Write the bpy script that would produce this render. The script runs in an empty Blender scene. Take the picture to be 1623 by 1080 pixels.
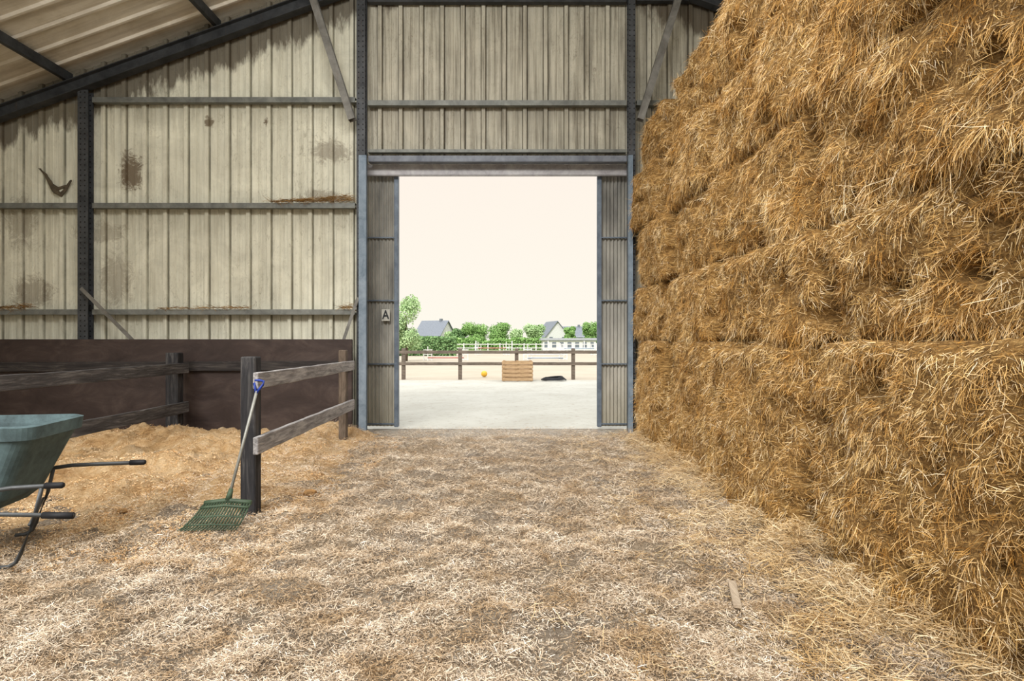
import bpy, bmesh, math, random
import numpy as np
from mathutils import Vector, Matrix, noise as mnoise
random.seed(5); rng=np.random.default_rng(7)
SC=bpy.context.scene; COL=SC.collection
SC.view_settings.view_transform='Standard'

# ---------------------------------------------------------------- helpers
def s2l(c):
    return tuple(((v/255)/12.92 if v/255<=0.04045 else ((v/255+0.055)/1.055)**2.4) for v in c)+(1.0,)
class M:
    def __init__(s,name,rough=0.8,metal=0.0):
        s.m=bpy.data.materials.new(name); s.m.use_nodes=True; s.t=s.m.node_tree
        s.b=s.t.nodes['Principled BSDF']; s.b.inputs['Roughness'].default_value=rough
        s.b.inputs['Metallic'].default_value=metal
        s.b.inputs['Specular IOR Level'].default_value=0.25
    def n(s,ty,**kw):
        nd=s.t.nodes.new(ty)
        for k,v in kw.items(): setattr(nd,k,v)
        return nd
    def l(s,a,b): s.t.links.new(a,b)
    def pos(s): return s.n('ShaderNodeNewGeometry').outputs['Position']
    def obj(s): return s.n('ShaderNodeTexCoord').outputs['Object']
    def mapv(s,v,scale=(1,1,1),loc=(0,0,0)):
        m=s.n('ShaderNodeMapping'); m.inputs['Scale'].default_value=scale; m.inputs['Location'].default_value=loc
        s.l(v,m.inputs['Vector']); return m.outputs[0]
    def noise(s,v,scale=1,detail=4,rough=0.6,dist=0):
        n=s.n('ShaderNodeTexNoise'); n.inputs['Scale'].default_value=scale; n.inputs['Detail'].default_value=detail
        n.inputs['Roughness'].default_value=rough; n.inputs['Distortion'].default_value=dist
        s.l(v,n.inputs['Vector']); return n.outputs['Fac']
    def ramp(s,f,stops):
        r=s.n('ShaderNodeValToRGB'); e=r.color_ramp.elements
        while len(e)<len(stops): e.new(0.5)
        for el,(p,c) in zip(e,stops):
            el.position=p; el.color=c if len(c)==4 else s2l(c)
        s.l(f,r.inputs[0]); return r.outputs[0]
    def bw(s,f,a,b): return s.ramp(f,[(a,(0,0,0,1)),(b,(1,1,1,1))])
    def mix(s,f,a,b,bt='MIX'):
        m=s.n('ShaderNodeMix',data_type='RGBA',blend_type=bt)
        for i,v in ((0,f),(6,a),(7,b)):
            if hasattr(v,'is_linked') : s.l(v,m.inputs[i])
            elif i==0: m.inputs[0].default_value=v
            else: m.inputs[i].default_value=v if len(v)==4 else s2l(v)
        return m.outputs[2]
    def math(s,op,a,b=0.0,clamp=False):
        m=s.n('ShaderNodeMath',operation=op); m.use_clamp=clamp
        for i,v in ((0,a),(1,b)):
            if hasattr(v,'is_linked'): s.l(v,m.inputs[i])
            else: m.inputs[i].default_value=v
        return m.outputs[0]
    def xyz(s,v):
        x=s.n('ShaderNodeSeparateXYZ'); s.l(v,x.inputs[0]); return x.outputs
    def rnd(s): return s.n('ShaderNodeNewGeometry').outputs['Random Per Island']
    def col(s,c):
        if hasattr(c,'is_linked'): s.l(c,s.b.inputs['Base Color'])
        else: s.b.inputs['Base Color'].default_value=s2l(c)
    def bump(s,h,st=0.3,d=0.02):
        b=s.n('ShaderNodeBump'); b.inputs['Strength'].default_value=st; b.inputs['Distance'].default_value=d
        s.l(h,b.inputs['Height']); s.l(b.outputs[0],s.b.inputs['Normal'])

def tag(o,label=None,cat=None,group=None,kind=None):
    if label: o["label"]=label
    if cat: o["category"]=cat
    if group: o["group"]=group
    if kind: o["kind"]=kind
    return o
def mkobj(name,verts,faces,mat,loc=(0,0,0),parent=None,smooth=False):
    me=bpy.data.meshes.new(name); me.from_pydata([tuple(v) for v in verts],[],faces); me.update()
    if mat: me.materials.append(mat.m if isinstance(mat,M) else mat)
    if smooth: me.polygons.foreach_set('use_smooth',[True]*len(me.polygons))
    o=bpy.data.objects.new(name,me); o.location=loc; COL.objects.link(o)
    if parent: o.parent=parent
    return o
def bm_obj(name,bm,mat,loc=(0,0,0),parent=None,smooth=False):
    bmesh.ops.recalc_face_normals(bm,faces=bm.faces)
    me=bpy.data.meshes.new(name); bm.to_mesh(me); bm.free()
    if mat: me.materials.append(mat.m)
    if smooth: me.polygons.foreach_set('use_smooth',[True]*len(me.polygons))
    o=bpy.data.objects.new(name,me); o.location=loc; COL.objects.link(o)
    if parent: o.parent=parent
    return o
def empty(name,loc=(0,0,0),rz=0):
    o=bpy.data.objects.new(name,None); o.location=loc; o.rotation_euler=(0,0,rz); COL.objects.link(o); o.empty_display_size=0.1
    return o
def box_bm(bm,a,b):
    cx=[(a[i]+b[i])/2 for i in range(3)]; s=[abs(b[i]-a[i]) for i in range(3)]
    r=bmesh.ops.create_cube(bm,size=1,matrix=Matrix.Translation(cx)@Matrix.Diagonal((*s,1)))
    return r['verts']
def box(name,a,b,mat,bevel=0.0,parent=None):
    c=Vector([(a[i]+b[i])/2 for i in range(3)]); bm=bmesh.new()
    box_bm(bm,Vector(a)-c,Vector(b)-c)
    if bevel: bmesh.ops.bevel(bm,geom=bm.edges[:],offset=bevel,segments=2,affect='EDGES')
    return bm_obj(name,bm,mat,c,parent)
def frame_m(p,q,up=(0,0,1)):
    p=Vector(p);q=Vector(q); z=(q-p).normalized(); u=Vector(up)
    if abs(z.dot(u))>0.98: u=Vector((0,1,0))
    x=u.cross(z).normalized(); y=z.cross(x)
    return Matrix((x,y,z)).transposed().to_4x4(), (q-p).length
def bar(name,p,q,w,h,mat,bevel=0.004,parent=None,up=(0,0,1),wob=0.0):
    R,L=frame_m(p,q,up); bm=bmesh.new()
    box_bm(bm,(-w/2,-h/2,-L/2),(w/2,h/2,L/2))
    if bevel: bmesh.ops.bevel(bm,geom=bm.edges[:],offset=bevel,segments=1,affect='EDGES')
    if wob:
        long=[e for e in bm.edges if abs((e.verts[0].co-e.verts[1].co).z)>L*0.8]
        bmesh.ops.subdivide_edges(bm,edges=long,cuts=24,use_grid_fill=True)
        for v in bm.verts:
            n=mnoise.noise_vector(Vector((v.co.x*3,v.co.y*3,v.co.z*2.5))+Vector(p)); v.co.x+=n.x*wob; v.co.y+=n.y*wob
    bm.transform(R); c=(Vector(p)+Vector(q))/2
    return bm_obj(name,bm,mat,c,parent)
def steel(name,p,q,w,h,mat,t=0.012,kind='I',up=(0,0,1),parent=None):
    R,L=frame_m(p,q,up)
    if kind=='I': prof=[(-w/2,-h/2),(w/2,-h/2),(w/2,-h/2+t),(t/2,-h/2+t),(t/2,h/2-t),(w/2,h/2-t),(w/2,h/2),(-w/2,h/2),(-w/2,h/2-t),(-t/2,h/2-t),(-t/2,-h/2+t),(-w/2,-h/2+t)]
    elif kind=='L': prof=[(-w/2,-h/2),(w/2,-h/2),(w/2,-h/2+t),(-w/2+t,-h/2+t),(-w/2+t,h/2),(-w/2,h/2)]
    else: prof=[(-w/2,-h/2),(w/2,-h/2),(w/2,-h/2+t*2),(w/2-t,-h/2+t*2),(w/2-t,-h/2+t),(-w/2+t,-h/2+t),(-w/2+t,h/2-t),(w/2-t,h/2-t),(w/2-t,h/2-t*2),(w/2,h/2-t*2),(w/2,h/2),(-w/2,h/2)]
    n=len(prof); vs=[R@Vector((x,y,-L/2)) for x,y in prof]+[R@Vector((x,y,L/2)) for x,y in prof]
    fs=[(i,(i+1)%n,(i+1)%n+n,i+n) for i in range(n)]
    bm=bmesh.new(); bv=[bm.verts.new(v) for v in vs]
    for f in fs: bm.faces.new([bv[i] for i in f])
    bm.faces.new(bv[:n]); bm.faces.new(bv[n:])
    return bm_obj(name,bm,mat,(Vector(p)+Vector(q))/2,parent)
def tube(name,pts,r,mat,seg=10,parent=None,origin=None):
    pts=[Vector(p) for p in pts]; rs=r if isinstance(r,(list,tuple)) else [r]*len(pts)
    o=Vector(origin) if origin is not None else Vector((0,0,0))
    vs=[];fs=[]
    for i,p in enumerate(pts):
        d=(pts[min(i+1,len(pts)-1)]-pts[max(i-1,0)]).normalized()
        u=Vector((0,0,1)) if abs(d.z)<0.95 else Vector((1,0,0))
        x=u.cross(d).normalized(); y=d.cross(x)
        for k in range(seg):
            a=2*math.pi*k/seg; vs.append(p+x*math.cos(a)*rs[i]+y*math.sin(a)*rs[i]-o)
    for i in range(len(pts)-1):
        for k in range(seg):
            fs.append((i*seg+k,i*seg+(k+1)%seg,(i+1)*seg+(k+1)%seg,(i+1)*seg+k))
    fs.append(tuple(range(seg-1,-1,-1))); fs.append(tuple(range((len(pts)-1)*seg,len(pts)*seg)))
    return mkobj(name,vs,fs,mat,o,parent,True)
def join_np(parts):
    V=[];F=[];o=0
    for v,f in parts:
        V.append(v);F.append(f+o);o+=len(v)
    return np.concatenate(V),np.concatenate(F)
def quads_obj(name,V,F,mats,matidx=None,loc=(0,0,0),smooth=None,parent=None):
    me=bpy.data.meshes.new(name); n=len(F)
    me.vertices.add(len(V)); me.vertices.foreach_set('co',V.astype(np.float32).ravel())
    me.loops.add(n*4); me.loops.foreach_set('vertex_index',F.astype(np.int32).ravel())
    me.polygons.add(n); me.polygons.foreach_set('loop_start',np.arange(0,n*4,4,dtype=np.int32))
    me.polygons.foreach_set('loop_total',np.full(n,4,dtype=np.int32))
    for m in mats: me.materials.append(m.m)
    if matidx is not None: me.polygons.foreach_set('material_index',matidx.astype(np.int32))
    if smooth is not None: me.polygons.foreach_set('use_smooth',smooth)
    me.update(calc_edges=True); me.validate()
    o=bpy.data.objects.new(name,me); o.location=loc; COL.objects.link(o)
    if parent: o.parent=parent
    return o
def norm(a): return a/np.maximum(np.linalg.norm(a,axis=1,keepdims=True),1e-9)
def strands(P,D,Nn,L,W,droop=0.2,bend=0.25):
    """bent two-segment ribbons: base P, direction D, facing normal Nn"""
    n=len(P); D=norm(D); S=norm(np.cross(D,Nn)); W=W[:,None]/2
    D2=norm(D+rng.normal(0,bend,(n,3))+np.array([0,0,-1])*droop)
    A=P; B=P+D*(L*0.5)[:,None]; C=B+D2*(L*0.5)[:,None]
    V=np.stack([A-S*W,A+S*W,B-S*W,B+S*W,C-S*W*0.6,C+S*W*0.6],1).reshape(-1,3)
    b=np.arange(n)[:,None]*6
    F=np.concatenate([b+np.array([[0,1,3,2]]),b+np.array([[2,3,5,4]])],0)
    return V,F

# ---------------------------------------------------------------- materials
def straw_mat(name,stops,rough=0.7,var=(226,200,150),sc=2.2,lo=0.35,hi=0.65):
    m=M(name,rough); r=m.ramp(m.rnd(),stops)
    nz=m.noise(m.pos(),sc,5,0.65,0.6); r2=m.mix(m.bw(nz,lo,hi),m.mix(1.0,r,var,'MULTIPLY'),r)
    m.col(r2); m.b.inputs['Specular IOR Level'].default_value=0.08; return m
m_bale_straw=straw_mat('bale_straw',[(0,(88,62,28)),(0.14,(158,122,68)),(0.38,(210,174,110)),(0.65,(234,204,146)),(0.88,(246,225,182)),(1,(254,244,218))],0.8,(214,186,142),3.2)
m_core=M('bale_core',0.95)
v=m_core.mapv(m_core.pos(),(6,14,30)); c1=m_core.noise(v,1.6,6,0.7,1.0)
m_core.col(m_core.ramp(c1,[(0.3,(70,46,20)),(0.5,(146,110,60)),(0.7,(208,170,108))])); m_core.bump(c1,1.0,0.05)
m_litter=straw_mat('litter_straw',[(0,(104,88,70)),(0.2,(162,142,116)),(0.45,(202,183,157)),(0.75,(226,210,187)),(0.95,(240,229,210)),(1,(250,244,232))],0.85,(198,182,160),2.6,0.38,0.6)
m_loose=straw_mat('loose_straw',[(0,(124,98,64)),(0.3,(184,156,112)),(0.6,(216,192,150)),(1,(244,229,198))],0.8,(216,200,174),3.0)
m_tuft=straw_mat('old_straw',[(0,(84,66,42)),(0.5,(138,112,76)),(1,(184,158,116))])
m_shav=straw_mat('shavings',[(0,(184,146,100)),(0.5,(228,198,154)),(1,(248,230,200))],0.85,(228,206,174),3.0)

m_floor=M('barn_floor',0.95)
p=m_floor.pos(); n1=m_floor.noise(p,0.9,5,0.6,0.4); n2=m_floor.noise(p,12,10,0.82,0.8); n3=m_floor.noise(p,80,3,0.7); n4=m_floor.noise(p,3.4,9,0.78,1.8)
base=m_floor.ramp(n2,[(0.3,(112,92,70)),(0.45,(170,150,122)),(0.58,(204,186,160)),(0.72,(226,212,190))])
grey=m_floor.ramp(n2,[(0.3,(116,102,84)),(0.5,(174,160,142)),(0.7,(210,199,182))])
base=m_floor.mix(m_floor.bw(n1,0.42,0.62),base,grey)
base=m_floor.mix(m_floor.math('MULTIPLY',m_floor.bw(n4,0.52,0.64),0.68),base,(102,82,60))
base=m_floor.mix(m_floor.bw(n3,0.3,0.6),m_floor.mix(0.5,base,(100,82,64),'MULTIPLY'),base)
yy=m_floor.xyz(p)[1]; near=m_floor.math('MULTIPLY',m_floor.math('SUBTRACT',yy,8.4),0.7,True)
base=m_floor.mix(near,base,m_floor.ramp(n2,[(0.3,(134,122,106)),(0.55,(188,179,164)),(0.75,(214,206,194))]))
m_floor.col(base); h=m_floor.math('ADD',m_floor.math('MULTIPLY',n3,0.5),n2); m_floor.bump(h,1.0,0.06)

m_saw=M('sawdust',0.95)
p=m_saw.pos(); n1=m_saw.noise(p,3.4,10,0.8,1.0); n2=m_saw.noise(p,55,4,0.8); n3=m_saw.noise(p,1.1,4,0.6,0.5)
b=m_saw.ramp(n1,[(0.32,(168,130,84)),(0.44,(216,180,130)),(0.56,(236,208,164)),(0.72,(245,228,198))])
b=m_saw.mix(m_saw.math('MULTIPLY',m_saw.bw(n3,0.45,0.6),0.45),b,m_saw.ramp(n1,[(0.32,(142,100,54)),(0.48,(200,154,94)),(0.65,(224,190,138))]))
b=m_saw.mix(m_saw.bw(n2,0.3,0.6),m_saw.mix(0.5,b,(170,134,98),'MULTIPLY'),b)
m_saw.col(b); m_saw.bump(m_saw.math('ADD',n1,m_saw.math('MULTIPLY',n2,0.3)),1.0,0.08)

PER=0.345
def cladding(name,cream,dirt,amount,streak,off):
    m=M(name,0.55); p=m.pos(); X,Y,Z=m.xyz(p)
    st=m.noise(m.mapv(p,(9,1,0.35)),1.5,6,0.7,0.2); bl=m.noise(p,1.3,6,0.7,1.0); fine=m.noise(m.mapv(p,(1.6,1,0.7)),10,10,0.9,1.2); big=m.noise(m.mapv(p,(1.2,1,0.5)),0.8,4,0.6,0.6)
    c=m.mix(m.bw(bl,0.35,0.7),cream,tuple(int(v*0.88) for v in cream))
    c=m.mix(m.math('MULTIPLY',m.bw(st,0.44,0.70),streak),c,dirt)
    am=m.math('MULTIPLY',m.bw(big,0.35,0.6),amount)
    c=m.mix(m.math('MULTIPLY',m.bw(fine,0.53,0.63),am),c,dirt)
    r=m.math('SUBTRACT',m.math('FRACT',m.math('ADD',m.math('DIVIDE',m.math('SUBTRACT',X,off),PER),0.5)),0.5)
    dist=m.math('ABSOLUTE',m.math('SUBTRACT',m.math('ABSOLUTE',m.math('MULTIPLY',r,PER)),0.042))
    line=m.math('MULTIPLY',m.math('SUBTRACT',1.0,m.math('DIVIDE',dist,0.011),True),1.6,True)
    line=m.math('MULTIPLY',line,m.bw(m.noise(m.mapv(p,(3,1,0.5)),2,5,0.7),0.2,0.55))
    c=m.mix(m.math('MULTIPLY',line,0.75),c,tuple(int(v*0.6) for v in dirt))  # rib shading painted into the colour: dark edge lines in a deepened dirt tone
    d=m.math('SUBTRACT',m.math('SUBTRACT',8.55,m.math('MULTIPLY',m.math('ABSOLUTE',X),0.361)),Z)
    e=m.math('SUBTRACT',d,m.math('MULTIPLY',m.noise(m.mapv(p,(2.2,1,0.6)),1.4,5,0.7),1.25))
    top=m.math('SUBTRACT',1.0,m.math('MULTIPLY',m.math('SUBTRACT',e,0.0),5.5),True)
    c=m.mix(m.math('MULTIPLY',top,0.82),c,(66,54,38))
    def stain(cx,cz,rx,rz):
        dx=m.math('DIVIDE',m.math('SUBTRACT',X,cx),rx); dz=m.math('DIVIDE',m.math('SUBTRACT',Z,cz),rz)
        r=m.math('SQRT',m.math('ADD',m.math('MULTIPLY',dx,dx),m.math('MULTIPLY',dz,dz)))
        r=m.math('ADD',r,m.math('MULTIPLY',m.math('SUBTRACT',m.noise(p,4.5,9,0.8,2.5),0.5),3.6))
        return m.math('MULTIPLY',m.math('SUBTRACT',1.0,r),2.2,True)
    for sx,sz,rx,rz,k in ((-6.35,4.3,0.22,0.36,0.85),(-5.05,5.15,0.08,0.1,0.8),(-4.1,5.15,0.05,0.08,0.9),(-3.0,4.65,0.4,0.22,0.5),(-3.2,3.9,0.4,0.14,0.5),(-6.9,3.3,0.5,0.2,0.4),(-8.0,2.3,0.4,0.3,0.5),(-6.6,2.5,0.3,0.5,0.4),(-8.2,3.5,0.3,0.5,0.4)):
        c=m.mix(m.math('MULTIPLY',stain(sx,sz,rx,rz),k),c,(90,72,50))
    for gz in (5.45,3.68,1.95):
        dd=m.math('SUBTRACT',gz,Z)
        k=m.math('MULTIPLY',m.math('SUBTRACT',m.math('MULTIPLY',m.noise(m.mapv(p,(7,1,0.3)),2,4,0.7),0.9),dd),1.2,True)
        k=m.math('MULTIPLY',k,m.math('GREATER_THAN',dd,0.0))
        c=m.mix(m.math('MULTIPLY',k,amount),c,dirt)
    m.col(c); m.b.inputs['Specular IOR Level'].default_value=0.3
    return m
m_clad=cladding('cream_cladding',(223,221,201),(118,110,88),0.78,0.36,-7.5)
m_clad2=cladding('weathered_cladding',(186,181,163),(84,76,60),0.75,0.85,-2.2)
m_doorclad=M('door_sheet',0.6); p=m_doorclad.pos(); st=m_doorclad.noise(m_doorclad.mapv(p,(2,1,0.6)),1.5,5,0.6)
zz=m_doorclad.xyz(p)[2]; c=m_doorclad.ramp(st,[(0.3,(114,113,108)),(0.5,(146,144,136)),(0.7,(170,167,158))])
c=m_doorclad.mix(m_doorclad.math('MULTIPLY',m_doorclad.math('SUBTRACT',1.6,zz),0.25,True),c,(160,150,122)); m_doorclad.col(c)
m_roof=M('roof_sheet',0.6); p=m_roof.pos(); a=m_roof.noise(p,1.2,6,0.7,0.8); st=m_roof.noise(m_roof.mapv(p,(0.5,6,0.5)),1.2,4)
m_roof.col(m_roof.mix(m_roof.math('MULTIPLY',m_roof.bw(st,0.42,0.7),0.6),m_roof.mix(m_roof.bw(a,0.4,0.7),(216,210,196),(190,182,164)),(146,134,114)))

def steelmat(name,c1,c2,holes=False,rough=0.5,rust=0.3):
    m=M(name,rough,0.25); p=m.pos(); n=m.noise(p,4,6,0.7,0.5); st=m.noise(m.mapv(p,(12,12,1)),2,4)
    c=m.mix(m.bw(n,0.35,0.65),c1,c2); c=m.mix(m.math('MULTIPLY',m.bw(st,0.6,0.75),rust),c,(96,74,54))
    if holes:
        X,Y,Z=m.xyz(m.obj())
        fz=m.math('SUBTRACT',m.math('FRACT',m.math('DIVIDE',Z,0.085)),0.5)
        fz=m.math('MULTIPLY',fz,0.085); fx=m.math('SUBTRACT',m.math('ABSOLUTE',X),holes)
        d=m.math('SQRT',m.math('ADD',m.math('MULTIPLY',fz,fz),m.math('MULTIPLY',fx,fx)))
        c=m.mix(m.math('LESS_THAN',d,0.012),c,(24,24,24))
    m.col(c); return m
m_girt=steelmat('galvanised_girt',(128,130,124),(94,96,92))
m_col=steelmat('dark_steel_column',(78,80,82),(52,54,56),holes=0.035)
m_dark=steelmat('dark_rafter',(68,70,72),(44,46,48))
m_gal=steelmat('galvanised_frame',(130,142,152),(96,110,122),rust=0.15)
m_stile=steelmat('door_stile_steel',(110,120,130),(78,88,100),rust=0.3)
m_brace=steelmat('grey_brace',(132,130,124),(98,96,90))
m_header=steelmat('door_header',(118,122,128),(86,90,98),rust=0.15)
m_track=steelmat('door_track',(172,170,170),(134,132,134),rust=0.15)

def wood(name,c1,c2,c3,ax=(1,1,1),rough=0.8):
    m=M(name,rough); v=m.mapv(m.obj(),ax); a=m.noise(v,3,8,0.7,0.8); b=m.noise(m.obj(),2.0,4)
    c=m.ramp(a,[(0.3,c1),(0.5,c2),(0.72,c3)]); c=m.mix(m.math('MULTIPLY',m.bw(b,0.5,0.8),0.5),c,c1)
    m.col(c); m.bump(a,0.5,0.01); return m
m_post=wood('dark_post_wood',(24,23,25),(44,43,44),(86,83,80),(8,8,0.7))
m_rail=wood('weathered_rail_wood',(84,81,80),(148,145,143),(196,192,188),(9,0.7,9))
m_railx=wood('dark_rail_wood',(30,27,27),(50,46,44),(88,82,76),(0.7,9,9))
m_raild=wood('dark_side_rail_wood',(40,38,38),(74,71,70),(128,124,120),(9,0.7,9))
m_board=wood('brown_boarding',(42,33,30),(58,47,43),(78,66,60),(0.5,1,1.0),0.5)
m_pallet=wood('pale_crate_wood',(128,102,76),(166,138,104),(190,164,130),(1,5,8))
m_stick=wood('offcut_wood',(130,114,96),(168,152,130),(200,188,168),(6,1,6))
m_trunk=wood('bark',(60,50,42),(92,80,68),(120,106,92),(5,5,1))

def plain(name,c,rough=0.6,metal=0,var=0.12,sc=6):
    m=M(name,rough,metal); n=m.noise(m.obj(),sc,6,0.7)
    m.col(m.mix(m.bw(n,0.35,0.7),c,tuple(int(v*(1-var)) for v in c))); return m
m_tub=plain('blue_grey_tub',(92,112,114),0.75,0,0.38,5)
m_tubin=plain('barrow_steel',(84,86,86),0.45,0.4)
m_black=plain('black_rubber',(30,30,32),0.6)
m_green=plain('dark_green_plastic',(66,82,62),0.55,0,0.3)
m_blue=plain('blue_plastic',(38,60,140),0.4)
m_alu=plain('grey_shaft',(150,150,142),0.4,0.2,0.25)
m_white=plain('white_paint',(216,216,212),0.6)
m_signw=plain('sign_plate',(178,176,166),0.5); m_signb=plain('sign_letter',(34,36,40),0.5)
m_red=plain('red_paint',(180,120,112),0.5); m_bluep=plain('pole_blue',(150,166,184),0.5)
m_slate=plain('slate_roof',(118,124,132),0.6,0,0.2); m_glass=plain('window_pane',(110,118,126),0.2)
m_lowroof=plain('low_roof',(166,168,172),0.6); m_ball=plain('yellow_ball',(220,172,60),0.4)
m_sill=plain('concrete_sill',(150,144,132),0.9,0,0.3)
def leafmat(name,stops):
    m=M(name,0.9); m.col(m.ramp(m.rnd(),stops)); m.b.inputs['Specular IOR Level'].default_value=0.02; return m
m_leaf=leafmat('leaf_green',[(0,(104,140,78)),(0.5,(126,162,94)),(1,(154,184,118))])
m_leaf2=leafmat('leaf_light',[(0,(140,170,116)),(0.5,(162,188,136)),(1,(184,206,158))])
m_leaf3=leafmat('leaf_dark',[(0,(94,126,80)),(0.5,(112,144,94)),(1,(134,162,110))])

m_yard=M('yard_concrete',0.9); p=m_yard.pos(); a=m_yard.noise(p,0.7,6,0.65,0.5); b=m_yard.noise(p,6,6,0.8)
c=m_yard.mix(m_yard.bw(a,0.35,0.7),(172,171,161),(158,156,145)); c=m_yard.mix(m_yard.math('MULTIPLY',m_yard.bw(b,0.54,0.68),0.7),c,(128,119,102)); m_yard.col(c)
m_sand=M('arena_sand',0.95); a=m_sand.noise(m_sand.pos(),0.4,6,0.7); m_sand.col(m_sand.ramp(a,[(0.35,(158,148,130)),(0.7,(168,159,142))]))
m_grass=M('grass',0.95); a=m_grass.noise(m_grass.pos(),0.5,6,0.7); m_grass.col(m_grass.ramp(a,[(0.35,(104,120,80)),(0.7,(130,142,98))]))

# ---------------------------------------------------------------- shell
RZ=8.6; SL=0.361; YB=10.0
def roofz(x): return RZ-SL*abs(x)
def grid(x0,x1,y0,y1,nx,ny,fz):
    xs=np.linspace(x0,x1,nx); ys=np.linspace(y0,y1,ny)
    V=[(x,y,fz(x,y)) for y in ys for x in xs]
    F=[(j*nx+i,j*nx+i+1,(j+1)*nx+i+1,(j+1)*nx+i) for j in range(ny-1) for i in range(nx-1)]
    return V,F
def fz(x,y):
    f=min(1,max(0,(9.9-y)/1.2))
    return f*(0.04*mnoise.noise((x*1.3,y*1.3,0))+0.035*mnoise.noise((x*5,y*5,3))+0.02*mnoise.noise((x*14,y*14,9))+0.10*max(0,mnoise.noise((x*2.9,y*2.9,6))-0.12))-0.01
V,F=grid(-10,10,-3,10.25,420,280,fz)
o=mkobj('floor',V,F,m_floor,smooth=True); tag(o,"barn floor covered in trodden straw and chaff","floor",kind="structure")

def ribbed(xa,xb,zbot,period,rw,dep,y0,ztop,off=0.0):
    k=math.floor((xa-off)/period)
    pts=[(xa,0)]
    t=rw*0.2
    while True:
        s=off+k*period
        if s>xb: break
        for dx,dy in ((-rw/2,0),(-rw/2+t,dep),(rw/2-t,dep),(rw/2,0),(period*0.5-0.014,0),(period*0.5-0.004,dep*0.2),(period*0.5+0.004,dep*0.2),(period*0.5+0.014,0)):
            if xa<s+dx<xb: pts.append((s+dx,dy))
        k+=1
    pts.append((xb,pts[-1][1]))
    V=[];F=[]
    for x,d in pts:
        V.append((x,y0+d,zbot)); V.append((x,y0+d,ztop(x)))
    for i in range(len(pts)-1): F.append((2*i,2*i+1,2*i+3,2*i+2))
    return V,F
def multi(name,parts,mats):
    V=[];F=[];mi=[]
    for k,(v,f) in enumerate(parts):
        o=len(V); V+=v; F+=[tuple(i+o for i in ff) for ff in f]; mi+=[k]*len(f)
    ob=mkobj(name,V,F,None)
    for m in mats: ob.data.materials.append(m.m)
    ob.data.polygons.foreach_set('material_index',mi); return ob
zt=lambda x: roofz(x)
P1=ribbed(-10,-2.45,0,PER,0.075,-0.055,YB+0.06,zt,-7.5)
P2=ribbed(-2.45,1.93,4.45,PER,0.075,-0.055,YB+0.06,zt,-2.2)
P3=ribbed(1.93,10,0,PER,0.075,-0.055,YB+0.06,zt,-2.2)
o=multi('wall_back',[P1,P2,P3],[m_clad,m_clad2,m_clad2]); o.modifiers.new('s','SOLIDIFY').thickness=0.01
tag(o,"cream ribbed metal cladding of the barn's gable end","wall",kind="structure")
for nm,x in (('wall_left',-10.0),('wall_right',10.0)):
    V=[];F=[]; n=40
    for i in range(n+1):
        y=2+8.05*i/n; d=0.04 if i%2 else 0
        V+= [(x+(d if x<0 else -d),y,0),(x+(d if x<0 else -d),y,roofz(10))]
    for i in range(n): F.append((2*i,2*i+1,2*i+3,2*i+2))
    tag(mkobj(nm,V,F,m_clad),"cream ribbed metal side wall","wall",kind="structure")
V=[];F=[]; ys=[]; y=3.0
while y<10.3:
    ys+=[(y,0),(y+0.34,0),(y+0.36,-0.04),(y+0.40,-0.04)]; y+=0.42
for sx in (-1,1):
    o0=len(V)
    for y,d in ys: V+=[(0,y,RZ+d),(sx*10.3,y,roofz(10.3)+d)]
    for i in range(len(ys)-1): F.append((o0+2*i,o0+2*i+1,o0+2*i+3,o0+2*i+2))
o=mkobj('ceiling',V,F,m_roof); o.modifiers.new('s','SOLIDIFY').thickness=0.01
tag(o,"pale ribbed roof sheeting, dusty","roof",kind="structure")

# steelwork
for x in (-9.7,-7.3,-4.85,-2.4,0.0,2.4,4.85,7.3,9.7):
    z=roofz(x)-0.04-0.09-(0.02 if x==0 else 0)
    o=steel('roof_purlin',(x,3.0,z),(x,9.95,z),0.07,0.15,m_dark,0.01,'C'); tag(o,"dark steel purlin under the roof sheets","roof beam",group="roof purlins")
for s in (-1,1):
    p=(s*0.02,9.84,RZ-0.36); q=(s*9.95,9.84,roofz(9.95)-0.36)
    o=steel('roof_rafter',p,q,0.16,0.2,m_dark,0.015,'I'); tag(o,"dark steel rafter along the gable slope","roof beam",group="gable rafters")
def column(x,ztop,w,h,mat,lab,zb=0.0,y=9.9):
    o=steel('steel_column',(x,y,zb),(x,y,ztop),w,h,mat,0.014,'I',up=(0,1,0)); tag(o,lab,"column",group="gable columns"); return o
column(-7.02,roofz(7.06)-0.45,0.17,0.14,m_col,"dark perforated steel column against the cladding")
column(-2.47,roofz(2.47)-0.45,0.14,0.16,m_col,"tall dark perforated steel column beside the doorway")
column(1.96,roofz(1.96)-0.45,0.11,0.16,m_col,"tall dark perforated steel column beside the straw stack")
def girt(x0,x1,z,mat=m_girt,h=0.085):
    o=steel('wall_girt',(x0,9.93,z),(x1,9.93,z),0.10,h,mat,0.01,'C'); tag(o,"galvanised steel rail fixed across the cladding","wall rail",group="cladding rails")
for z in (5.46,3.72,1.97):
    if z<5: girt(-9.9,-7.14,z)
    girt(-6.9,-2.58,z)
girt(-2.37,1.88,5.41); girt(-2.37,1.88,7.13,m_dark,0.12); girt(2.05,6.0,5.41); girt(2.05,4,7.13,m_dark)
girt(-2.37,1.88,4.62,m_girt,0.05)
for s,x0,x1 in ((-1,-2.57,-3.28),(1,2.06,2.75)):
    o=steel('diagonal_brace',(x0,9.68,5.05),(x1,9.68,7.25),0.11,0.13,m_brace,0.012,'C',up=(0,1,0)); tag(o,"grey steel diagonal brace from column up to rafter","brace",group="knee braces")
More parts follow.
